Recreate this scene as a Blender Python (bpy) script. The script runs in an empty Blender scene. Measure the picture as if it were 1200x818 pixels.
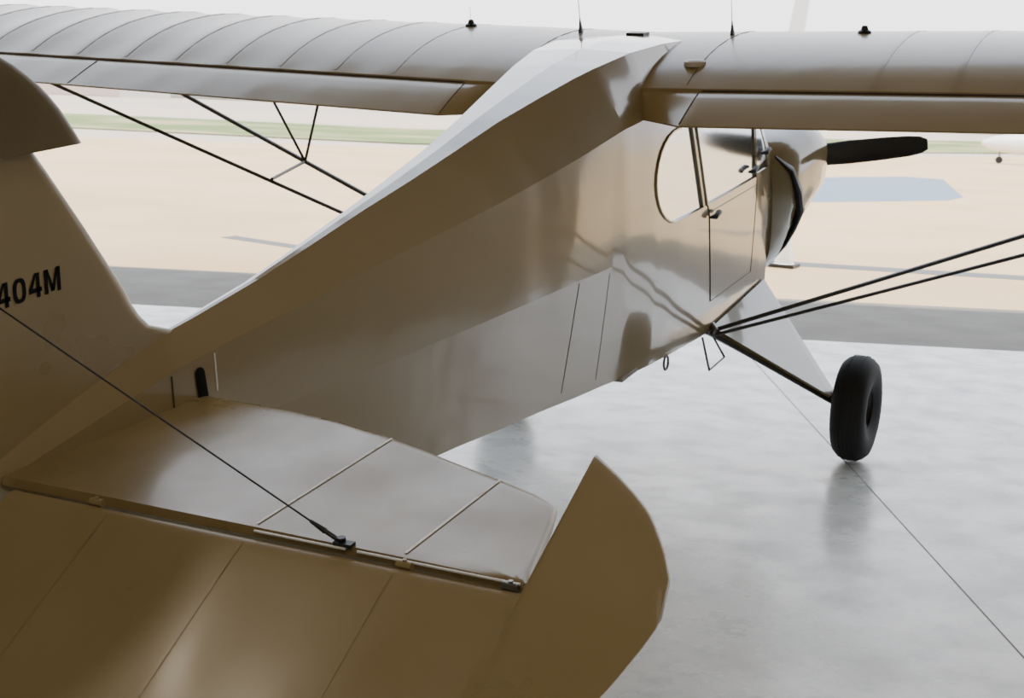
import bpy, bmesh, math, numpy as np
from mathutils import Matrix, Vector
C=bpy.context.scene.collection
# ---------------------------------------------------------------- materials
def mat(name,col,rough=.5,metal=0,coat=0,spec=.5,noise=None,bump=None,rmix=None,cr=.05,fine=None):
    m=bpy.data.materials.new(name);m.use_nodes=True;nt=m.node_tree;b=nt.nodes['Principled BSDF']
    b.inputs['Base Color'].default_value=(*col,1);b.inputs['Roughness'].default_value=rough
    b.inputs['Metallic'].default_value=metal;b.inputs['Coat Weight'].default_value=coat
    b.inputs['Coat Roughness'].default_value=cr
    b.inputs['Specular IOR Level'].default_value=spec
    tc=nt.nodes.new('ShaderNodeTexCoord')
    if noise:
        sc,col2,lo,hi=noise
        n=nt.nodes.new('ShaderNodeTexNoise');n.inputs['Scale'].default_value=sc;n.inputs['Detail'].default_value=6
        nt.links.new(tc.outputs['Object'],n.inputs['Vector'])
        r=nt.nodes.new('ShaderNodeValToRGB');r.color_ramp.elements[0].position=lo;r.color_ramp.elements[1].position=hi
        r.color_ramp.elements[0].color=(*col,1);r.color_ramp.elements[1].color=(*col2,1)
        nt.links.new(n.outputs['Fac'],r.inputs['Fac']);out=r.outputs['Color']
        if fine:
            fs,fc,fl,fh=fine
            n2=nt.nodes.new('ShaderNodeTexNoise');n2.inputs['Scale'].default_value=fs;n2.inputs['Detail'].default_value=10;n2.inputs['Roughness'].default_value=.7
            nt.links.new(tc.outputs['Object'],n2.inputs['Vector'])
            r2=nt.nodes.new('ShaderNodeValToRGB');r2.color_ramp.elements[0].position=fl;r2.color_ramp.elements[1].position=fh
            r2.color_ramp.elements[0].color=(*fc,1);r2.color_ramp.elements[1].color=(1,1,1,1)
            nt.links.new(n2.outputs['Fac'],r2.inputs['Fac'])
            mx=nt.nodes.new('ShaderNodeMix');mx.data_type='RGBA';mx.blend_type='MULTIPLY';mx.inputs[0].default_value=1
            nt.links.new(out,mx.inputs[6]);nt.links.new(r2.outputs['Color'],mx.inputs[7]);out=mx.outputs[2]
        nt.links.new(out,b.inputs['Base Color'])
    if rmix:
        sc,a,z=rmix
        n=nt.nodes.new('ShaderNodeTexNoise');n.inputs['Scale'].default_value=sc;n.inputs['Detail'].default_value=4
        n.inputs['Roughness'].default_value=.55
        nt.links.new(tc.outputs['Object'],n.inputs['Vector'])
        mr=nt.nodes.new('ShaderNodeMapRange');mr.inputs['From Min'].default_value=.35;mr.inputs['From Max'].default_value=.65
        mr.inputs['To Min'].default_value=a;mr.inputs['To Max'].default_value=z
        nt.links.new(n.outputs['Fac'],mr.inputs['Value']);nt.links.new(mr.outputs['Result'],b.inputs['Roughness'])
    if bump:
        sc,st,di=bump
        n=nt.nodes.new('ShaderNodeTexNoise');n.inputs['Scale'].default_value=sc;n.inputs['Detail'].default_value=1.5
        nt.links.new(tc.outputs['Object'],n.inputs['Vector'])
        bp=nt.nodes.new('ShaderNodeBump');bp.inputs['Strength'].default_value=st;bp.inputs['Distance'].default_value=di
        nt.links.new(n.outputs['Fac'],bp.inputs['Height']);nt.links.new(bp.outputs['Normal'],b.inputs['Normal']);
        nt.links.new(bp.outputs['Normal'],b.inputs['Coat Normal'])
    return m
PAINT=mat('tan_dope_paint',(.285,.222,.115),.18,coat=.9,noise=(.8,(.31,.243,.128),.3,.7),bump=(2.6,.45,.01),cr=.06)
PAINTW=mat('tan_wing_paint',(.30,.225,.10),.28,coat=.30,spec=.42,noise=(1.2,(.36,.275,.13),.35,.65),bump=(4,.30,.008),cr=.12)
PAINT2=mat('tan_tail_paint',(.285,.218,.105),.34,coat=.08,spec=.40,noise=(1.5,(.33,.255,.13),.3,.7),bump=(3,.25,.006),rmix=(1.5,.26,.40),cr=.12)
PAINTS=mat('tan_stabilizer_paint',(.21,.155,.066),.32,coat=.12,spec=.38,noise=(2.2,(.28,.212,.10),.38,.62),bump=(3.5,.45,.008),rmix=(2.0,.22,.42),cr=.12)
TAPE=mat('scuffed_tape',(.95,.93,.88),.5,noise=(22,(.60,.53,.40),.52,.66))
SEAM=mat('seam_dark',(.06,.045,.03),.6)
BLACK=mat('black_paint',(.008,.008,.009),.45)
DECAL=mat('black_vinyl',(.006,.006,.006),.85,spec=.15)
RUB=mat('tire_rubber',(.012,.012,.013),.75,bump=(40,.3,.003))
STRUT=mat('strut_dark',(.035,.03,.025),.4,coat=.2)
STEEL=mat('steel',(.25,.24,.23),.35,metal=1)
WHITE=mat('white_paint',(.8,.8,.79),.35)
INTER=mat('cabin_interior',(.30,.28,.25),.8)
CAB=mat('grey_upholstery',(.22,.22,.22),.9)
PROPM=mat('propeller_black',(.008,.008,.009),.45)
def glass():
    m=bpy.data.materials.new('hazed_plexiglass');m.use_nodes=True;nt=m.node_tree;nt.nodes.clear()
    o=nt.nodes.new('ShaderNodeOutputMaterial');t=nt.nodes.new('ShaderNodeBsdfTransparent');g=nt.nodes.new('ShaderNodeBsdfGlossy')
    tr=nt.nodes.new('ShaderNodeBsdfTranslucent');tr.inputs['Color'].default_value=(.92,.93,.95,1)
    mm=nt.nodes.new('ShaderNodeMixShader');mm.inputs[0].default_value=.30
    g.inputs['Roughness'].default_value=.10;g.inputs['Color'].default_value=(.90,.95,1,1);t.inputs['Color'].default_value=(.93,.95,.96,1)
    mx=nt.nodes.new('ShaderNodeMixShader');mx.inputs[0].default_value=.75
    nt.links.new(t.outputs[0],mm.inputs[1]);nt.links.new(tr.outputs[0],mm.inputs[2])
    nt.links.new(mm.outputs[0],mx.inputs[1]);nt.links.new(g.outputs[0],mx.inputs[2]);nt.links.new(mx.outputs[0],o.inputs[0]);return m
GLASS=glass()
# ---------------------------------------------------------------- helpers
def obj(name,verts,faces,m,parent=None,smooth=True,angle=30):
    me=bpy.data.meshes.new(name);me.from_pydata([tuple(v) for v in verts],[],faces);me.update()
    bm=bmesh.new();bm.from_mesh(me);bmesh.ops.remove_doubles(bm,verts=bm.verts,dist=1e-6);bmesh.ops.recalc_face_normals(bm,faces=bm.faces);bm.to_mesh(me);bm.free()
    for mm in (m if isinstance(m,list) else [m]): me.materials.append(mm)
    if smooth:
        me.polygons.foreach_set('use_smooth',[True]*len(me.polygons))
        me.set_sharp_from_angle(angle=math.radians(angle))
    o=bpy.data.objects.new(name,me);C.objects.link(o)
    if parent: o.parent=parent
    return o
def loft(secs,closed=True,caps=True):
    n=len(secs[0]);V=[p for s in secs for p in s];F=[]
    for i in range(len(secs)-1):
        for j in range(n if closed else n-1):
            k=(j+1)%n;F.append((i*n+j,i*n+k,(i+1)*n+k,(i+1)*n+j))
    if caps: F.append(tuple(range(n)));F.append(tuple(range((len(secs)-1)*n,len(secs)*n)))
    return V,F
def tubegeo(pts,r,seg=12,flat=1,cap=True):
    pts=[Vector(p) for p in pts];secs=[]
    rs=r if isinstance(r,(list,tuple)) else [r]*len(pts)
    ref=None
    for i,p in enumerate(pts):
        d=(pts[min(i+1,len(pts)-1)]-pts[max(i-1,0)]).normalized()
        if ref is None:
            a=Vector((1,0,0)) if abs(d.x)<.8 else Vector((0,0,1))
        else: a=ref
        u=(a-d*a.dot(d)).normalized();ref=u;w=d.cross(u)
        secs.append([p+u*rs[i]*math.cos(t)+w*rs[i]*flat*math.sin(t) for t in [2*math.pi*k/seg for k in range(seg)]])
    return loft(secs,True,cap)
def tube(name,pts,r,m,parent=None,seg=12,flat=1):
    V,F=tubegeo(pts,r,seg,flat);return obj(name,V,F,m,parent)
def multi(name,geos,m,parent=None,angle=30):
    V=[];F=[]
    for v,f in geos:
        k=len(V);V+=list(v);F+=[tuple(i+k for i in q) for q in f]
    return obj(name,V,F,m,parent,angle=angle)
def boxgeo(c,s,rot=0):
    x,y,z=[a/2 for a in s];V=[]
    for a in (-1,1):
        for b in (-1,1):
            for d in (-1,1):
                px,py=a*x,b*y
                V.append((c[0]+px*math.cos(rot)-py*math.sin(rot),c[1]+px*math.sin(rot)+py*math.cos(rot),c[2]+d*z))
    return V,[(0,1,3,2),(4,6,7,5),(0,4,5,1),(2,3,7,6),(0,2,6,4),(1,5,7,3)]
def revolve(prof,axis,c,seg=48,ang=0):
    secs=[]
    for k in range(seg):
        t=2*math.pi*k/seg;s=[]
        for r,h in prof:
            if axis=='y': s.append((c[0]+r*math.cos(t),c[1]+h,c[2]+r*math.sin(t)))
            elif axis=='x': s.append((c[0]+h,c[1]+r*math.cos(t),c[2]+r*math.sin(t)))
            else: s.append((c[0]+r*math.cos(t),c[1]+r*math.sin(t),c[2]+h))
        secs.append(s)
    n=len(prof);V=[p for s in secs for p in s];F=[]
    for i in range(seg):
        j=(i+1)%seg
        for k in range(n-1): F.append((i*n+k,i*n+k+1,j*n+k+1,j*n+k))
    return V,F
def interp(x,xs,ys): return float(np.interp(x,xs,ys))
# ---------------------------------------------------------------- airplane
PB=math.radians(8.202);OFF=1.980
air=bpy.data.objects.new('high_wing_airplane',None);C.objects.link(air)
air.location=(0,0,OFF);air.rotation_euler=(0,-PB,0)
ST=[ # x, zt, w, y2,z2, y3,z3, y4,zb
(-4.96,-.40,.006,.030,-.46,.036,-.62,.026,-.86),
(-4.60,-.32,.008,.068,-.39,.080,-.585,.060,-.895),
(-4.30,-.265,.010,.097,-.335,.113,-.565,.088,-.92),
(-4.10,-.245,.012,.113,-.315,.133,-.56,.106,-.94),
(-3.80,-.209,.014,.138,-.29,.160,-.565,.130,-.965),
(-3.50,-.158,.023,.160,-.262,.185,-.575,.153,-.99),
(-3.20,-.105,.032,.183,-.238,.209,-.587,.176,-1.02),
(-2.90,-.052,.050,.205,-.215,.232,-.596,.198,-1.045),
(-2.60,.005,.066,.230,-.190,.257,-.603,.222,-1.075),
(-2.30,.069,.090,.257,-.155,.282,-.608,.246,-1.10),
(-2.00,.128,.130,.290,-.115,.310,-.612,.272,-1.13),
(-1.75,.175,.165,.316,-.075,.331,-.616,.294,-1.15),
(-1.60,.200,.190,.333,-.050,.345,-.618,.308,-1.165),
(-1.30,.238,.235,.350,-.030,.362,-.62,.326,-1.19),
(-1.00,.250,.270,.358,-.020,.370,-.62,.334,-1.212),
(-.60,.240,.300,.360,-.010,.372,-.62,.340,-1.24),
(-.20,.190,.310,.360,0.0,.372,-.62,.342,-1.25),
(0.0,.06,.310,.360,-.02,.372,-.62,.344,-1.245),
(.45,-.40,.300,.355,-.46,.370,-.75,.348,-1.20)]
SX=[s[0] for s in ST]
def sec(x): return [interp(x,SX,[s[k] for s in ST]) for k in range(1,9)]
def bez(a,b,n,bulge):
    o=[]
    dy,dz=b[0]-a[0],b[1]-a[1];L=math.hypot(dy,dz) or 1;ny,nz=-dz/L,dy/L
    if ny<0: ny,nz=-ny,-nz
    for i in range(n):
        t=i/n;s=4*t*(1-t)*bulge*L
        o.append((a[0]+dy*t+ny*s,a[1]+dz*t+nz*s))
    return o
def half(x):
    zt,w,y2,z2,y3,z3,y4,zb=sec(x)
    P=[(0,zt+.012*min(1,w/.1))]
    P+=bez((w,zt),(y2,z2),5,.012)+bez((y2,z2),(y3,z3),5,.004)+bez((y3,z3),(y4,zb),5,.003)
    P+=[(y4,zb),(y4*.5,zb-.012),(0,zb-.015)]
    return P
def full(x):
    h=half(x)
    return [(x,-y,z) for y,z in h]+[(x,y,z) for y,z in reversed(h[1:-1])]
def side_y(x,z):
    h=half(x);h=h[1:-2]
    return -interp(z,[p[1] for p in h][::-1],[p[0] for p in h][::-1])
xs=sorted(set([round(v,3) for v in list(np.arange(-4.96,.45,.09))+[.45]+SX]))
def shell(name,xs,th,cuts,m,parent):
    V,F=loft([full(x) for x in xs],True,False)
    o=obj(name,V,F,m,None,smooth=False)
    so=o.modifiers.new('s','SOLIDIFY');so.thickness=th;so.offset=-1
    cs=[]
    for k,poly in enumerate(cuts):
        n=len(poly);cv=[(p[0],-1,p[1]) for p in poly]+[(p[0],1,p[1]) for p in poly]
        cf=[tuple(range(n)),tuple(range(2*n-1,n-1,-1))]+[(i,(i+1)%n,(i+1)%n+n,i+n) for i in range(n)]
        c=obj('cutter',cv,cf,m,None,smooth=False);cs.append(c)
        b=o.modifiers.new('b%d'%k,'BOOLEAN');b.operation='DIFFERENCE';b.solver='EXACT';b.object=c
    dg=bpy.context.evaluated_depsgraph_get();me=bpy.data.meshes.new_from_object(o.evaluated_get(dg))
    o.modifiers.clear();o.data=me
    for c in cs: bpy.data.objects.remove(c,do_unlink=True)
    me.polygons.foreach_set('use_smooth',[True]*len(me.polygons));me.set_sharp_from_angle(angle=math.radians(4.2))
    o.parent=parent;return o
def arcpoly(cx,cz,rx,rz,a0,a1,n=14):
    return [(cx+rx*math.cos(a0+(a1-a0)*i/n),cz+rz*math.sin(a0+(a1-a0)*i/n)) for i in range(n+1)]
W1=arcpoly(-1.03,-.34,.27,.215,math.pi*.5,math.pi*1.5)+[(-.70,-.555),(-.86,-.125)]
W2=[(-.80,-.125),(-.64,-.555),(.14,-.555),(.10,-.125)]
W3=[(.17,-.20),(.19,-.54),(.40,-.54),(.36,-.42)]
fus=shell('fuselage',xs,.012,[W1,W2,W3],PAINT,air)
def pane(name,poly,y):
    return obj(name,[(p[0],y(p),p[1]) for p in poly],[tuple(range(len(poly)))],GLASS,air,smooth=False)
for k,w in enumerate((W1,W2,W3)):
    pane('window_pane_r%d'%k,w,lambda p:side_y(p[0],p[1])+.004)
    pane('window_pane_l%d'%k,w,lambda p:-side_y(p[0],p[1])-.004)
for k,w in enumerate((W1,W2)):
    for s in (1,-1):
        pts=[(p[0],s*(side_y(p[0],p[1])-.002),p[1]) for p in w]+[(w[0][0],s*(side_y(*w[0])-.002),w[0][1])]
        tube('window_trim',pts,.007,PAINT,air,seg=6)
sv=full(.45);obj('firewall',[(.45,p[1],p[2]) for p in sv],[tuple(range(len(sv)))],STEEL,air,smooth=False)
sv=full(-4.96);obj('sternpost_cap',sv,[tuple(range(len(sv)))],PAINT,air,smooth=False)
wv=[]
for x in (.02,.12,.24,.36,.44):
    zt=sec(x)[0]
    wv.append([(x,y,zt+.016+.012*(1-(y/.3)**2)) for y in np.linspace(-.29,.29,9)])
V,F=loft(wv,False,False);obj('windshield',V,F,mat('windshield_glass',(.03,.035,.04),.05,coat=1),air)
multi('cabin_floor',[boxgeo((-.6,0,-1.17),(2.0,.64,.02))],INTER,air)
multi('seats',[boxgeo((-.25,0,-.9),(.45,.45,.10)),boxgeo((-.5,0,-.75),(.08,.42,.35)),boxgeo((-1.0,0,-.9),(.42,.5,.10)),boxgeo((-1.25,0,-.75),(.06,.5,.3))],CAB,air)
multi('instrument_panel',[boxgeo((.36,0,-.66),(.04,.62,.24))],INTER,air)
# cowling (wide cheeks)
CW=((.45,.38,-.42,-1.21),(.55,.46,-.40,-1.20),(.7,.50,-.38,-1.18),(.85,.53,-.36,-1.15),(.95,.55,-.35,-1.12),(1.06,.55,-.37,-1.06),(1.13,.46,-.46,-.99),(1.16,.28,-.55,-.93))
def cwp(x): return [interp(x,[c[0] for c in CW],[c[k] for c in CW]) for k in (1,2,3)]
def cfac(x,q):
    k2=min(1,max(0,(x-.45)/.35));f=1 if q>0 else 1+.30*k2*q
    return f*(1-.14*k2*(1-q)*.5)
cs=[]
for x in [c[0] for c in CW]:
    hw_,zt,zb=cwp(x)
    s=[];zc=(zt+zb)/2;hh=(zt-zb)/2
    for k in range(48):
        t=2*math.pi*k/48;c,sn=math.cos(t),math.sin(t)
        q=math.copysign(abs(sn)**.55,sn);y=hw_*math.copysign(abs(c)**.5,c)*cfac(x,q)
        s.append((x,y,zc+hh*q))
    cs.append(s)
V,F=loft(cs);obj('cowling',V,F,PAINT,air,angle=40)
def cowl_y(x,z):
    hw_,zt,zb=cwp(x);zc=(zt+zb)/2;hh=(zt-zb)/2;q=max(-1,min(1,(z-zc)/hh));sn=abs(q)**(1/.55)
    return hw_*math.sqrt(math.sqrt(max(0,1-sn*sn)))*cfac(x,q)
for s in (-1,1):
    P=[(.50,-.50),(.56,-.58),(.63,-.70),(.70,-.82),(.72,-.94),(.68,-1.04),(.62,-1.10)]
    tube('cheek_opening',[(x,s*(cowl_y(x,z)+.004),z) for x,z in P],[.01,.035,.055,.06,.048,.035,.01],BLACK,air,seg=10,flat=.5)
hub=(1.29,0,-.68)
obj('spinner',*revolve([(0,.16),(.05,.15),(.09,.10),(.115,.03),(.12,-.04),(0,-.04)],'x',hub,32),WHITE,air)
ang=math.atan2(.16,1.04)
pg=[]
for sgn in (1,-1):
    secs=[]
    for r,ch,tw,th in ((.06,.07,60,.04),(.2,.11,45,.032),(.4,.14,32,.025),(.6,.145,24,.02),(.8,.135,19,.016),(.95,.12,16,.013),(1.02,.10,15,.011),(1.06,.06,14,.006)):
        tw=math.radians(tw);s=[]
        for k in range(16):
            t=2*math.pi*k/16;a=ch/2*math.cos(t);b=th/2*math.sin(t)
            px=a*math.sin(tw)+b*math.cos(tw);pz=a*math.cos(tw)-b*math.sin(tw)
            yy=-r*sgn;ca,sa=math.cos(ang),math.sin(ang)
            s.append((hub[0]+px,yy*ca+pz*sa,hub[2]-yy*sa+pz*ca))
        secs.append(s)
    pg.append(loft(secs))
multi('propeller',pg,PROPM,air)
# ---------------------------------------------------------------- wing
TOP=[(0,.08),(-.006,.105),(-.02,.128),(-.05,.155),(-.09,.178),(-.15,.203),(-.22,.222),(-.32,.240),(-.45,.250),(-.6,.250),(-.75,.241),(-.9,.222),(-1.03,.195),(-1.15,.160),(-1.25,.121),(-1.33,.085)]
FLT=[(-1.336,.070),(-1.35,.069),(-1.40,.052),(-1.47,.023),(-1.54,-.008),(-1.60,-.036)]
BOT=[(-1.602,-.043),(-1.5,-.042),(-1.36,-.040),(-1.2,-.034),(-1.0,-.024),(-.8,-.012),(-.6,-.004),(-.4,.003),(-.25,.010),(-.12,.022),(-.05,.038),(-.012,.058)]
PITCH=.325
def wsec(y):
    a=abs(y);dih=a*math.tan(math.radians(1.25))
    amp=.010*min(1,max(.10,(a-.6)/1.9))*(1 if y>0 else .35)
    ph=(a/PITCH)%1;sag=amp*(math.sin(math.pi*ph)**1.2)
    tipf=1 if a<4.95 else math.sqrt(max(0,1-((a-4.95)/.42)**2))
    o=[]
    def tip(x,z):
        if tipf<1:
            x=-.75+(x+.75)*(.35+.65*tipf);z=.09+(z-.09)*max(.05,tipf)
        return x,z
    for i,(x,z) in enumerate(TOP):
        wgt=max(0,min(1,(-x-.05)/.15))*max(0,min(1,(1.33+x)/.08+.2))
        X,Z=tip(x,z-sag*wgt);o.append((X,y,Z+dih))
    cut=max(0,(.57-a)/.27) if a<.57 else 0
    for x,z in FLT:
        f=(-1.33-x)/.27
        x2=-1.33-(-1.33-x)*(1-.8*min(1,cut))
        ex=.0 if a<.57 else (a-.57)*.006*f
        X,Z=tip(x2,z+ex-(sag*.25 if 0.1<f<.9 else 0));o.append((X,y,Z+dih))
    for x,z in BOT:
        if x<-1.33: x=-1.33-(-1.33-x)*(1-.8*min(1,cut))
        f=max(0,(-1.33-x)/.27);ex=.0 if a<.57 else (a-.57)*.006*f
        X,Z=tip(x,z+ex);o.append((X,y,Z+dih))
    return o
ys=sorted(set([round(s*v,4) for s in (1,-1) for v in list(np.arange(0,4.96,PITCH/8))+[5.05,5.15,5.22,5.28,5.32,5.35,5.365,.30,.57]]))
V,F=loft([wsec(y) for y in ys]);wing=obj('wing',V,F,PAINTW,air,angle=18)
def wtop(x,y):
    s=wsec(y)[:len(TOP)+len(FLT)];return float(np.interp(-x,[-p[0] for p in s],[p[2] for p in s]))
def wline(name,y,x0,x1,r,m,dz=.001):
    return tube(name,[(x,y,wtop(x,y)+dz) for x in np.linspace(x0,x1,14)],r,m,air,seg=5)
for y in (.57,-.57,2.75,-2.75): wline('flap_seam',y,-1.34,-1.59,.0025,SEAM)
for y in (.36,-.50): wline('root_seam',y,-.2,-1.3,.002,SEAM)
for sgn in (1,-1):
    tube('flap_gap',[(-1.335,sgn*y,wtop(-1.33,sgn*y)-.009) for y in np.linspace(.58,4.9,40)],.0035,SEAM,air,seg=5)
    for k in range(3,15):
        if sgn<0 and k<4: continue
        y=sgn*k*PITCH
        V=[];F=[]
        for x in np.linspace(-.08,-1.31,22):
            z=wtop(x,y)+.0016;V+=[(x,y-.010,z),(x,y+.010,z)]
        for i in range(21): F.append((2*i,2*i+1,2*i+3,2*i+2))
        obj('rib_tape',V,F,PAINTW,air)
def wpos(x,y): return (x,y,wtop(x,y))
p=wpos(-1.12,-.47);obj('fuel_cap',*revolve([(0,.018),(.035,.017),(.048,.010),(.05,-.01)],'z',p,24),mat('cap_cream',(.6,.54,.44),.4),air)
for nm,y,h,lean in (('vhf_antenna_a',.31,.36,-.06),('vhf_antenna_b',-.47,.36,-.05)):
    x,_,z=wpos(-.6,y)
    tube(nm,[(x,y,z-.005),(x-.004,y,z+.03),(x-.012,y,z+.07),(x+lean*.5-.01,y,z+h*.6),(x+lean-.01,y,z+h)],[.025,.014,.004,.0025,.002],BLACK,air,seg=10,flat=.45)
for nm,y in (('beacon_a',.95),('beacon_b',-1.08)):
    x,_,z=wpos(-.55,y)
    obj(nm,*revolve([(0,.036),(.012,.034),(.016,.022),(.018,.016),(.030,.010),(.032,-.01)],'z',(x,y,z),20),BLACK,air)
tube('beacon_whip',[(-.55,.95,wtop(-.55,.95)+.03),(-.56,.95,wtop(-.55,.95)+.10)],.0012,BLACK,air,seg=6)
multi('gps_antenna',[boxgeo((-.62,.0,.257),(.08,.09,.012))],BLACK,air)
# ---------------------------------------------------------------- struts
for s,n in ((-1,'r'),(1,'l')):
    a=Vector((-.46,s*.355,-1.245))
    f=Vector((-.42,s*3.55,.08));r=Vector((-1.2,s*(3.5 if s<0 else 3.42),.04))
    tube('lift_strut_front_'+n,[a,f],.020,STRUT,air,seg=14,flat=.55)
    tube('lift_strut_rear_'+n,[a+Vector((-.02,s*.02,-.015)),r],.015,STRUT,air,seg=14,flat=.6)
    j=a.lerp(f,.55);jr=a.lerp(r,.55)
    multi('jury_struts_'+n,[tubegeo([j,(-.42,s*2.45,.05)],.008),tubegeo([j,(-.28,s*2.02,.05)],.008),tubegeo([j,jr],.009)],STRUT,air)
    multi('strut_fitting_'+n,[tubegeo([a+Vector((.03,-s*.02,.02)),a+Vector((-.03,s*.03,-.0))],.02)],STEEL,air)
    wc=Vector((-.07,s*1.02,-1.702))
    ax=Vector((-.07,s*.90,-1.67));gf=Vector((.40,s*.350,-1.19));gr_=Vector((-.47,s*.345,-1.235))
    multi('gear_leg_tubes_'+n,[tubegeo([gr_+Vector((-.02,0,-.012)),ax+Vector((-.02,0,-.012))],.012),tubegeo([ax+Vector((0,-s*.04,.02)),wc+Vector((0,s*.05,0))],.022)],STRUT,air)
    nrm=(gf-ax).cross(gr_-ax).normalized()*.017
    e1=(gf-ax).normalized();e2=(gr_-ax).normalized()
    P=[gf,gr_,ax+e2*.03-Vector((.025,0,.0)),ax+e1*.03+Vector((.025,0,0))];V=[p+nrm for p in P]+[p-nrm for p in P]
    obj('gear_leg_fairing_'+n,V,[(0,1,2,3),(7,6,5,4),(0,4,5,1),(1,5,6,2),(2,6,7,3),(3,7,4,0)],PAINT,air,smooth=False)
    multi('shock_strut_'+n,[tubegeo([(.05,s*.08,-1.38),ax+Vector((.03,-s*.03,-.0))],.02),tubegeo([(.05,s*.08,-1.38),(.3,0,-1.23)],.012),tubegeo([(.05,s*.08,-1.38),(-.3,0,-1.25)],.012)],STRUT,air)
    R=.278;hw=.09
    prof=[(.10,-hw*.7),(.15,-hw*.95),(.20,-hw),(.245,-hw*.88),(.267,-hw*.62),(.276,-hw*.35),(.278,0),(.276,hw*.35),(.267,hw*.62),(.245,hw*.88),(.20,hw),(.15,hw*.95),(.10,hw*.7)]
    V,F=revolve(prof,'y',wc,72);obj('tire_'+n,V,F,RUB,air,angle=50)
    gro=[revolve([(.2785,o-.004),(.2800,o),(.2785,o+.004)],'y',wc,60) for o in (-.03,-.01,.01,.03)]
    multi('tread_rings_'+n,gro,RUB,air)
    V,F=revolve([(0,s*.03),(.03,s*.05),(.05,s*.04),(.09,s*.03),(.11,s*.06),(.12,s*.062),(.11,-s*.05),(0,-s*.05)],'y',wc,40);obj('wheel_hub_'+n,V,F,STRUT,air)
    multi('tail_brace_wires_'+n,[tubegeo([(-4.935,s*.015,.055),(-4.91,s*1.02,-.435)],.0022,6),tubegeo([(-4.93,s*.04,-.84),(-4.91,s*1.02,-.475)],.0022,6)],BLACK,air)
    e=Vector((-4.91,s*1.02,-.435));d=(Vector((-4.935,s*.015,.055))-e).normalized()
    multi('brace_wire_fitting_'+n,[tubegeo([e+d*.045,e+d*.085],[.007,.004]),tubegeo([e-d*.005,e+d*.05],.0055),tubegeo([e+Vector((0,0,-.015)),e+Vector((0,0,.012))],.010),boxgeo((-4.915,s*1.03,-.434),(.022,.045,.008))],BLACK,air)
tube('boarding_step',[(-.58,-.34,-1.25),(-.64,-.40,-1.40),(-.40,-.40,-1.40),(-.46,-.34,-1.25)],.006,STRUT,air,seg=8)
tube('tiedown_ring',[(-1.06+.03*math.cos(t),-.325,-1.245+.035*math.sin(t)) for t in np.linspace(0,2*math.pi,16)],.006,STRUT,air,seg=8)
def sp(x,z,d=.004): return (x,side_y(x,z)-d,z)
def sideline(nm,pts,r,m):
    P=[]
    for a,b in zip(pts[:-1],pts[1:]):
        for t in np.linspace(0,1,8): P.append(sp(a[0]+(b[0]-a[0])*t,a[1]+(b[1]-a[1])*t,.0005))
    Q=[P[0]]
    for p in P[1:]:
        if (Vector(p)-Vector(Q[-1])).length>1e-4: Q.append(p)
    return tube(nm,Q,r,m,air,seg=5)
PAINTD=mat('paint_dark_seam',(.15,.12,.065),.5)  # darker paint tone for panel seams
sideline('door_seam',[(-.50,-1.08),(.16,-1.08),(.18,-.60),(.13,-.10)],.002,PAINTD)
sideline('door_edge_seam',[(-.83,-.06),(-.60,-.62),(-.50,-1.08)],.004,SEAM)
sideline('door_split_seam',[(-.60,-.60),(.17,-.60)],.002,PAINTD)
sideline('hatch_seam_a',[(-2.03,-.62),(-2.06,-.75),(-2.13,-1.07)],.0018,PAINTD)
sideline('hatch_seam_b',[(-1.76,-.64),(-1.83,-1.10)],.0013,PAINTD)
for nm,x,z in (('door_latch',-.57,-.62),('door_handle',.04,-.50),('vent_scoop',.28,-.44)):
    y=side_y(x,z);multi(nm,[tubegeo([(x-.05,y-.012,z),(x-.02,y-.03,z),(x+.04,y-.028,z+.01),(x+.06,y-.01,z+.01)],[.006,.014,.014,.006])],BLACK,air)
V=[];n=24
for k in range(n):
    t=2*math.pi*k/n;zz_=-.405+.022*math.sin(t)+(.030 if math.sin(t)>0 else -.030);xx_=-4.225+.020*math.cos(t)
    V.append((xx_,side_y(xx_,zz_)-.003,zz_))
V.append((-4.225,side_y(-4.225,-.405)-.004,-.405))
obj('trim_slot',V,[(k,(k+1)%n,n) for k in range(n)],DECAL,air,smooth=False)
sideline('tail_light_rod',[(-4.155,-.33),(-4.165,-.44)],.003,WHITE)
sideline('tail_dark_rod',[(-4.33,-.35),(-4.34,-.46)],.003,SEAM)
# ---------------------------------------------------------------- tail surfaces
FR=[0,.006,.02,.045,.08,.13,.2,.3,.45,.6,.75,.88,.95,.985,1]
def panel(stations,t,fn,te='round',rib=None,sag=.0):
    secs=[]
    for v,le,tee in stations:
        ch=max(le-tee,1e-3);top=[];bot=[]
        for f in FR:
            d=f*ch;h=t*math.sqrt(max(0,1-(1-min(d/.03,1))**2))
            if te=='round':
                e=(1-f)*ch;h=min(h,t*math.sqrt(max(0,1-(1-min(e/.010,1))**2)))
            else:
                h=min(h,.002+(t-.002)*min(1,(1-f)*1.15))
            sg=0
            if rib:
                ph=((v-rib[0])/rib[1])%1;sg=sag*math.sin(math.pi*ph)**2*math.sin(math.pi*min(1,max(0,f)))
            top.append((le-d,max(h-sg,0)));bot.append((le-d,-max(h-sg,0)))
        ring=top+bot[::-1][1:-1]
        secs.append([fn(v,a,h) for a,h in ring])
    return loft(secs)
HX=-4.93;HZ=-.456
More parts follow.
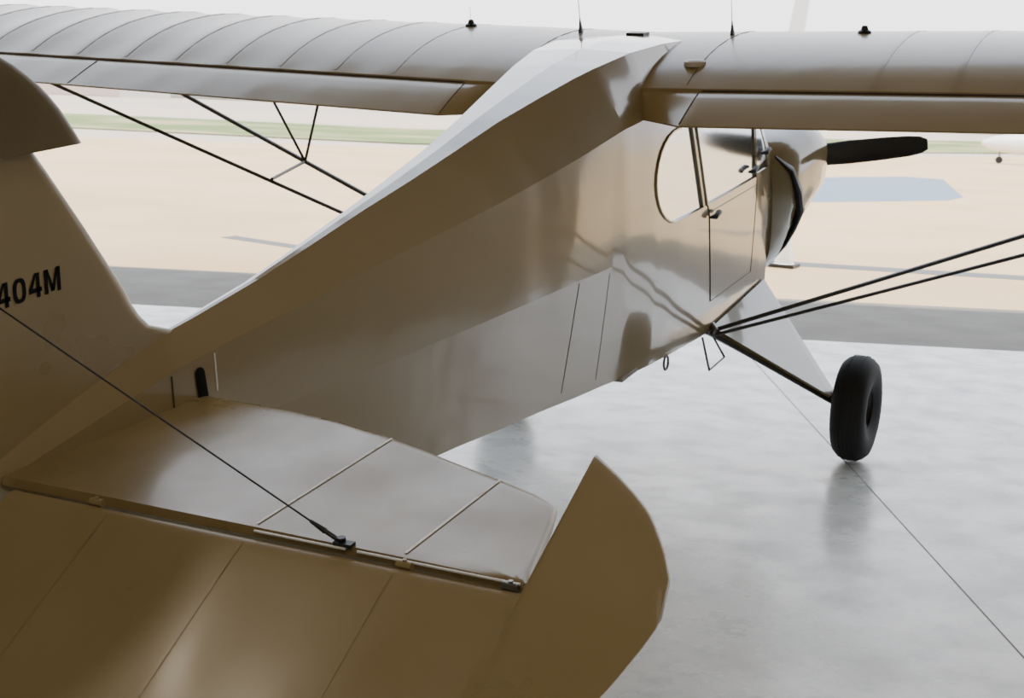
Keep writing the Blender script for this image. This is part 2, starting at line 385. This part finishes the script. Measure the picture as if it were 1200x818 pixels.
for s,n in ((-1,'r'),(1,'l')):
    LEY=[.04,.25,.41,.6,.75,.9,1.0,1.2,1.3,1.36,1.39,1.43,1.465];LEX=[-4.20,-4.205,-4.21,-4.24,-4.28,-4.33,-4.37,-4.445,-4.485,-4.53,-4.62,-4.77,-4.90]
    yy=sorted(set([round(v,3) for v in list(np.arange(.04,1.36,.04))+[1.36,1.375,1.39,1.41,1.43,1.45,1.465]]))
    st=[(v,interp(v,LEY,LEX),HX+.006) for v in yy]
    V,F=panel(st,.019,lambda v,a,h:(a,s*v,HZ+h),'round',(.02,.385),.005)
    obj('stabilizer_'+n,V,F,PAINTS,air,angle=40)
    for ry in (.79,1.175):
        V=[];F=[];x0=interp(ry,LEY,LEX)-.02
        for x in np.linspace(x0,HX+.03,12): V+=[(x,s*(ry-.0035),HZ+.0212),(x,s*(ry+.0035),HZ+.0212)]
        for i in range(11): F.append((2*i,2*i+1,2*i+3,2*i+2))
        obj('stabilizer_rib_tape_'+n,V,F,TAPE,air)
    DE=math.radians(25);cd,sd=math.cos(DE),math.sin(DE)
    fn=lambda v,a,h:(HX+a*cd-h*sd,s*v,HZ+a*sd+h*cd)
    EY=[.10,.2,.4,.8,1.2,1.4,1.5,1.6,1.67,1.715,1.745,1.762]
    ET=[-.34,-.44,-.54,-.58,-.575,-.54,-.50,-.41,-.32,-.20,-.10,-.02]
    HYs=[1.478,1.50,1.55,1.60,1.65,1.69,1.725,1.75,1.762];HU=[.40,.385,.35,.31,.265,.21,.155,.10,.02]
    st=[(v,-.006,interp(v,EY,ET)) for v in list(np.arange(.10,1.47,.045))+[1.472]]
    st+=[(v,interp(v,HYs,HU),interp(v,EY,ET)) for v in (1.478,1.49,1.51,1.53,1.55,1.575,1.60,1.62,1.64,1.66,1.68,1.70,1.72,1.735,1.75,1.757,1.762)]
    V,F=panel(st,.016,fn,'taper',(.02,.385),.004)
    obj('elevator_'+n,V,F,PAINT2,air,angle=40)
    for ry in (.405,.79,1.175):
        V=[];F=[]
        for u in np.linspace(-.03,interp(ry,EY,ET)+.03,14):
            t=.016 if u>-.12 else .002+.014*min(1,(u-interp(ry,EY,ET))/abs(interp(ry,EY,ET))*1.15)
            V+=[fn(ry-.006,u,t+.0012),fn(ry+.006,u,t+.0012)]
        for i in range(13): F.append((2*i,2*i+1,2*i+3,2*i+2))
        obj('elevator_rib_tape_'+n,V,F,PAINT2,air)
    for y0,y1 in ((.80,1.04),(1.07,1.46)):
        tube('hinge_highlight_'+n,[(HX+.003,s*v,HZ+.0155) for v in np.linspace(y0,y1,12)],.0028,WHITE,air,seg=6)  # white bead painting in the highlight along the hinge gap
    for hy in (.35,1.19,1.44):
        multi('elevator_hinge_'+n,[tubegeo([(HX,s*(hy-.018),HZ+.008),(HX,s*(hy+.018),HZ+.008)],.010),tubegeo([(HX+.0,s*hy,HZ+.012),(HX+.0,s*hy,HZ+.022)],.005)],STEEL if hy>1.4 else PAINT2,air)
zz=list(np.arange(-.46,.32,.04))+[.322]
FZ=[-.46,-.27,-.24,-.20,-.14,-.09,.10,.28,.322];FX=[-4.16,-4.16,-4.27,-4.32,-4.36,-4.385,-4.505,-4.625,-4.655]
st=[(v,interp(v,FZ,FX),HX+.012) for v in zz]
V,F=panel(st,.016,lambda v,a,h:(a,h,v),'round')
obj('fin',V,F,PAINT2,air,angle=40)
RD=math.radians(-7);cr,sr=math.cos(RD),math.sin(RD)
def rf(v,a,h): return (HX-.0+a*cr-h*sr,a*sr+h*cr,v)
RZ=[-.80,-.70,-.5,-.2,.1,.3,.45,.55,.60,.635,.645];RT=[-.12,-.3,-.46,-.55,-.56,-.52,-.43,-.30,-.20,-.06,-.0]
st=[(v,-.012,interp(v,RZ,RT)) for v in list(np.arange(-.80,.32,.05))+[.324]]
QZ=[.328,.36,.42,.47,.52,.56,.60,.63,.645];QX=[.400,.382,.345,.305,.25,.195,.11,.04,.01]
st+=[(v,interp(v,QZ,QX),interp(v,RZ,RT)) for v in (.328,.345,.36,.39,.42,.45,.48,.51,.54,.57,.60,.62,.635,.645)]
V,F=panel(st,.016,rf,'taper')
obj('rudder',V,F,mat('rudder_shaded_paint',(.15,.115,.06),.4,spec=.35,noise=(2,(.18,.14,.075),.3,.7)),air,angle=40)  # tail tan darkened in the colour, standing in for the rudder's shade
# registration lettering
g=[]
def poly3(P):
    return [(x,0,z) for x,z in P],[tuple(range(len(P)))]
H=.062;Wd=.044;T=.0125
def four(x):
    return [poly3([(x+Wd*.58,0),(x+Wd*.58+T,0),(x+Wd*.58+T,H),(x+Wd*.58,H)]),
            poly3([(x,H*.22),(x+Wd,H*.22),(x+Wd,H*.22+T*.9),(x,H*.22+T*.9)]),
            poly3([(x,H*.22+T*.9),(x+T*1.05,H*.22+T*.9),(x+Wd*.58+T*.2,H),(x+Wd*.58-T*.35,H)])]
def zero(x):
    F=[];V=[];n=32
    for k in range(n):
        t=2*math.pi*k/n;c,s_=math.cos(t),math.sin(t)
        ca=math.copysign(abs(c)**.75,c);sa=math.copysign(abs(s_)**.75,s_)
        V+=[(x+Wd/2+Wd/2*ca,0,H/2+H/2*sa),(x+Wd/2+(Wd/2-T)*ca,0,H/2+(H/2-T*.8)*sa)]
    for k in range(n):
        j=(k+1)%n;F.append((2*k,2*k+1,2*j+1,2*j))
    return [(V,F)]
def em(x):
    w=Wd*1.3;m=x+w/2
    return [poly3([(x,0),(x+T,0),(x+T,H),(x,H)]),poly3([(x+w-T,0),(x+w,0),(x+w,H),(x+w-T,H)]),
            poly3([(x+T*.6,H),(x+T*1.15,H),(m+T*.5,T*.3),(m-T*.5,T*.3)]),poly3([(x+w-T*1.15,H),(x+w-T*.6,H),(m+T*.5,T*.3),(m-T*.5,T*.3)])]
x0=-4.626-Wd*1.3
g+=em(x0);g+=four(x0-.0535);g+=zero(x0-.0535*2);g+=four(x0-.0535*3)
o=multi('registration_404M',g,DECAL,air)
for v in o.data.vertices: v.co=Vector((v.co.x+v.co.z*.06,-.0172,v.co.z-.036))
tx,tz=-5.15,-1.155
multi('tailwheel_spring',[tubegeo([(-4.75,0,-.88),(-4.9,0,-.95),(-5.1,0,-1.02)],.018,8,.5),tubegeo([(-5.1,0,-1.02),(-5.15,.04,-1.155),(-5.15,-.04,-1.155)],.012)],STEEL,air)
obj('tailwheel_tire',*revolve([(0,-.025),(.06,-.03),(.09,-.026),(.1,0),(.09,.026),(.06,.03),(0,.025)],'y',(tx,0,tz),32),RUB,air)
# ---------------------------------------------------------------- hangar + ground
N=(.927,.374);Vv=(-.374,.927);HA=math.atan2(N[1],N[0])
def hw(u,v,z=0): return (u*N[0]+v*Vv[0],u*N[1]+v*Vv[1],z)
def slab(name,u0,u1,v0,v1,z0,z1,m):
    V=[hw(u,v,z) for u in (u0,u1) for v in (v0,v1) for z in (z0,z1)]
    return obj(name,V,[(0,1,3,2),(4,6,7,5),(0,4,5,1),(2,3,7,6),(0,2,6,4),(1,5,7,3)],m,None,smooth=False)
def flat(name,pts,z,m,th=.02):
    n=len(pts);V=[(p[0],p[1],z) for p in pts]+[(p[0],p[1],z-th) for p in pts]
    return obj(name,V,[tuple(range(n)),tuple(range(2*n-1,n-1,-1))]+[(i,(i+1)%n,(i+1)%n+n,i+n) for i in range(n)],m,None,smooth=False)
FLOORM=mat('sealed_concrete',(.76,.79,.79),.3,coat=.0,spec=.6,noise=(1.6,(.58,.62,.63),.35,.7),bump=(9,.12,.004),rmix=(3.2,.18,.36),fine=(7,(.72,.75,.77),.34,.52))
STRIP=mat('dark_grey_strip',(.165,.145,.12),.85,noise=(2,(.21,.19,.16),.35,.65))
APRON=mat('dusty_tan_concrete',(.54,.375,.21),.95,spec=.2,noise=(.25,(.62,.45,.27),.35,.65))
DIRT=mat('pale_dirt',(.52,.41,.32),1,noise=(.02,(.44,.39,.33),.4,.6))
GRASS=mat('dry_grass',(.13,.18,.05),1,noise=(.15,(.34,.30,.15),.45,.65))
WALLM=mat('hangar_panel',(.13,.105,.07),.6)
CEIL=mat('hangar_ceiling',(.12,.10,.075),.7)
PATCH=mat('blue_grey_ground',(.15,.20,.26),.7)
DARK=mat('dark_ground_tone',(.10,.10,.10),.6)  # flat dark tone for the ground patches
JOINT=mat('joint_sealant',(.24,.24,.24),.8)
HZT=8.2
slab('floor',-17,3.855,-9,10,-.3,0,FLOORM)
slab('wall_back',-17.2,-17,-9,10,0,HZT,WALLM)
slab('wall_right',-17,3.9,-9.2,-9,0,HZT,WALLM)
slab('wall_left',-17,3.9,10,10.2,0,HZT,WALLM)
slab('ceiling',-17.2,3.9,-9.2,10.2,HZT,HZT+.2,CEIL)
jg=[]
c0=-.374*2.6+.927*.22
a=math.atan2(2.39,4.85)
for k in range(-2,4):
    v=c0+k*3.6
    P=[hw(-16.9,v-(19.4)*math.tan(a-HA),.0012),hw(3.85,v+(3.85-2.49)*math.tan(a-HA),.0012)]
    p,q=[Vector(x) for x in P];d=(q-p).normalized();w=Vector((-d.y,d.x,0))*.003
    jg.append(([p-w,p+w,q+w,q-w],[(0,1,2,3)]))
for u in (-6.5,-10):
    p=Vector(hw(u,-9,.0012));q=Vector(hw(u,10,.0012));w=Vector((N[0],N[1],0))*.003
    jg.append(([p-w,p+w,q+w,q-w],[(0,1,2,3)]))
multi('floor_joints',jg,JOINT)
EM=bpy.data.materials.new('fill_diffuser');EM.use_nodes=True;b=EM.node_tree.nodes['Principled BSDF'];b.inputs['Emission Color'].default_value=(1,.84,.62,1);b.inputs['Emission Strength'].default_value=8
for i,(u,v) in enumerate([(-4.2,5.9),(-8,-6.5),(-9,1),(-13,4),(-13,-3)]):  # unseen lamps added as interior fill; the first placed for the elevator's warm glow
    e=bpy.data.objects.new('high_bay_fill',None);C.objects.link(e);e.location=hw(u,v,HZT-.005)
    obj('housing',*revolve([(0,0),(.05,0),(.06,-.35),(.12,-.42),(.30,-.62),(.31,-.62)],'z',(0,0,0),28),STEEL,e)
    obj('diffuser',*revolve([(0,-.60),(.29,-.60)],'z',(0,0,0),28),EM,e)
    l=bpy.data.lights.new('fill_light','AREA');l.shape='DISK';l.size=.55;l.energy=(45 if i==0 else 85);l.color=(1,.88,.70);lo=bpy.data.objects.new('fill_light',l);C.objects.link(lo);lo.parent=e;lo.location=(0,0,-.64)
flat('apron_strip',[hw(3.86,-60),hw(3.86,60),(hw(5.2,60)),(hw(7.6,-60))],-.002,STRIP,.004)  # darker grey band just beyond the floor edge
flat('apron',[hw(7.6,-60),hw(5.2,60),(10,75),(29,31),(36.9,21.4),(50,14),(69.9,7.3),(140,-10),(120,-90)],-.004,APRON,.004)
gr=[(0,115),(16,72),(36,38),(40,25),(54,17),(74,9),(140,-8)]
far=[(p[0]*1+20,p[1]+12) for p in gr]
flat('grass_verge',gr+far[::-1],-.006,GRASS,.004)
flat('ground',[(-200,-1500),(1500,-1500),(1500,1500),(-200,1500)],-.05,DIRT,.3)
flat('blue_grey_patch',[(21.6,5.0),(25.7,2.9),(27.5,2.9),(36.75,5.0),(37,6.2),(32.9,7.7)],.0,PATCH,.003)  # flat blue-grey patch on the apron
flat('dark_ground_patch',[(6.95,8.3),(6.60,7.0),(6.85,6.9),(7.25,8.3)],.0,DARK,.003)  # tie-down shadow laid on the apron as a dark patch
flat('dark_ground_patch',[(9.4,2.3),(10.25,-.8),(10.25,-4),(10.75,-4),(10.75,-.8),(9.9,2.3)],.0,DARK,.003)  # long dark strip across the apron
mk=bpy.data.objects.new('marker_cone',None);C.objects.link(mk);mk.location=(9.3,1.95,0)
obj('base',*boxgeo((0,0,.02),(.30,.30,.04)),BLACK,mk,smooth=False)
obj('cone',*revolve([(.12,.04),(.11,.05),(.05,.42),(.04,.43),(0,.43)],'z',(0,0,0),24),WHITE,mk)
BM=[mat('pale_metal_siding',(.55,.53,.50),.7),mat('pink_stucco',(.50,.40,.36),.9),mat('grey_siding',(.36,.38,.38),.8)]
cam=(-7.385,-2.669)
for i,(az,d,w,dp,h) in enumerate([(44,190,30,14,4.5),(39,210,26,14,5),(34,200,22,12,4.2),(30,205,30,14,4.6),(24,210,30,14,5),(17,210,34,14,4.4),(9,185,40,14,4.6),(3,190,30,14,5)]):
    a=math.radians(az);c=(cam[0]+d*math.cos(a),cam[1]+d*math.sin(a))
    e=bpy.data.objects.new('distant_building',None);C.objects.link(e);e.location=(c[0],c[1],-.05);e.rotation_euler=(0,0,a)
    V=[(x,y,z) for x in (-dp/2,dp/2) for y in (-w/2,w/2) for z in (0,h)]
    obj('walls',V,[(0,1,3,2),(4,6,7,5),(0,4,5,1),(2,3,7,6),(0,2,6,4),(1,5,7,3)],BM[i%3],e,smooth=False)
    V=[(-dp/2-.4,-w/2,h),(-dp/2-.4,w/2,h),(0,w/2,h+1.2),(0,-w/2,h+1.2),(dp/2+.4,w/2,h),(dp/2+.4,-w/2,h)]
    obj('roof',V,[(0,1,2,3),(3,2,4,5),(0,3,5),(1,4,2),(0,5,4,1)],BM[(i+2)%3],e,smooth=False)
    obj('door_panels',*boxgeo((-dp/2-.05,0,h*.42),(.1,w*.6,h*.8)),BM[(i+1)%3],e,smooth=False)
hm=mat('hazy_hills',(.42,.42,.45),1)
V=[];F=[];nn=80
for k in range(nn+1):
    a=math.radians(-40+130*k/nn);d=900;h=10+7*math.sin(k*.35)+5*math.sin(k*.83+1)
    V+=[(cam[0]+d*math.cos(a),cam[1]+d*math.sin(a),-1),(cam[0]+(d+60)*math.cos(a),cam[1]+(d+60)*math.sin(a),max(4,h)),(cam[0]+(d+200)*math.cos(a),cam[1]+(d+200)*math.sin(a),-1)]
for k in range(nn): F+=[(3*k,3*k+3,3*k+4,3*k+1),(3*k+1,3*k+4,3*k+5,3*k+2)]
obj('hills',V,F,hm)
def plane(name,loc,rot,L,finh,sc,jet):
    e=bpy.data.objects.new(name,None);C.objects.link(e);e.location=loc;e.rotation_euler=(0,0,rot)
    z=1.0*sc;r=.62*sc
    pr=[(0,0),(.3*r,.02*L),(.75*r,.09*L),(r,.22*L),(r,.5*L),(.7*r,.75*L),(.3*r,.95*L),(.05*r,L)]
    obj('body',*revolve(pr,'x',(-L*.45,0,z+.2*sc),24),WHITE,e)
    V=[(-.6*sc,0,z),(.9*sc,0,z),(1.0*sc,4.6*sc,z+.3*sc),(.4*sc,4.6*sc,z+.3*sc),(1.0*sc,-4.6*sc,z+.3*sc),(.4*sc,-4.6*sc,z+.3*sc)]
    V2=V+[(a,b,c-.12*sc) for a,b,c in V]
    obj('wing',V2,[(0,1,2,3),(0,5,4,1),(6,9,8,7),(6,7,10,11),(0,3,9,6),(3,2,8,9),(2,1,7,8),(1,4,10,7),(4,5,11,10),(5,0,6,11)],WHITE,e,smooth=False)
    x=L*.47
    c1=.9*sc if not jet else 1.3
    V=[(x-c1,-.06,z+.3*sc),(x,-.06,z+.3*sc),(x+.5*c1,-.04,finh),(x-.1*c1,-.04,finh)];V+=[(a,-b,c) for a,b,c in V]
    obj('fin',V,[(0,1,2,3),(7,6,5,4),(0,4,5,1),(1,5,6,2),(2,6,7,3),(3,7,4,0)],mat('pink_white',(.72,.66,.69),.4) if jet else WHITE,e,smooth=False)
    obj('tailplane',*boxgeo((x-.3*sc,0,z+.35*sc),(.7*sc,3.0*sc,.08*sc)),WHITE,e,smooth=False)
    g=[tubegeo([(px,py,.2*sc),(px,py,z)],.06*sc) for px,py in ((-L*.33,0),(.1,1.1*sc),(.1,-1.1*sc))]
    multi('gear_legs',g,STEEL,e)
    multi('wheels',[revolve([(0,-.07*sc),(.2*sc,-.07*sc),(.22*sc,0),(.2*sc,.07*sc),(0,.07*sc)],'y',(px,py,.22*sc),20) for px,py in ((-L*.33,0),(.1,1.1*sc),(.1,-1.1*sc))],RUB,e)
plane('parked_airplane',(56.0,4.0,-.004),math.radians(-80),6.5,1.9,.68,False)
plane('parked_jet',(79.8,28.0,-.006),math.radians(-75),13,9.6,1.3,True)
# ---------------------------------------------------------------- light
w=bpy.data.worlds.new('world');bpy.context.scene.world=w;w.use_nodes=True;nt=w.node_tree
bg=nt.nodes['Background'];tc=nt.nodes.new('ShaderNodeTexCoord');sx=nt.nodes.new('ShaderNodeSeparateXYZ');rp=nt.nodes.new('ShaderNodeValToRGB')
nt.links.new(tc.outputs['Generated'],sx.inputs[0]);nt.links.new(sx.outputs['Z'],rp.inputs['Fac']);nt.links.new(rp.outputs['Color'],bg.inputs['Color'])
rp.color_ramp.elements[0].color=(.88,.85,.87,1);rp.color_ramp.elements[0].position=.0
rp.color_ramp.elements[1].color=(.60,.70,.85,1);rp.color_ramp.elements[1].position=.8
e=rp.color_ramp.elements.new(.2);e.color=(.86,.86,.89,1)
bg.inputs['Strength'].default_value=3.9
sl=bpy.data.lights.new('sun','SUN');sl.energy=8.5;sl.angle=.02;sl.color=(1,.94,.82);so=bpy.data.objects.new('sun',sl);C.objects.link(so)
el=math.atan2(HZT,2.3);dv=Vector((N[0]*math.cos(el),N[1]*math.cos(el),-math.sin(el)))
so.rotation_euler=dv.to_track_quat('-Z','Y').to_euler();so.location=(0,0,20)
# ---------------------------------------------------------------- camera
Y,P_,R_=[math.radians(a) for a in (26.792,17.103,1.312)]
f=np.array([math.cos(Y)*math.cos(P_),math.sin(Y)*math.cos(P_),-math.sin(P_)])
r=np.cross(f,[0,0,1]);r/=np.linalg.norm(r);d=np.cross(f,r)
c,s=math.cos(R_),math.sin(R_);r2=c*r+s*d;d2=-s*r+c*d
B=np.array([[math.cos(PB),0,-math.sin(PB)],[0,1,0],[math.sin(PB),0,math.cos(PB)]])
fw,rw,dw=B@f,B@r2,B@d2;pos=B@np.array([-7.3335,-2.6687,.8891])+np.array([0,0,OFF])
cd=bpy.data.cameras.new('camera');co=bpy.data.objects.new('camera',cd);C.objects.link(co)
co.matrix_world=Matrix(((rw[0],-dw[0],-fw[0],pos[0]),(rw[1],-dw[1],-fw[1],pos[1]),(rw[2],-dw[2],-fw[2],pos[2]),(0,0,0,1)))
cd.sensor_width=36;cd.sensor_fit='HORIZONTAL';cd.lens=1710.1/1200*36;cd.clip_end=5000
cd.dof.use_dof=True;cd.dof.focus_distance=4.2;cd.dof.aperture_fstop=9
bpy.context.scene.camera=co
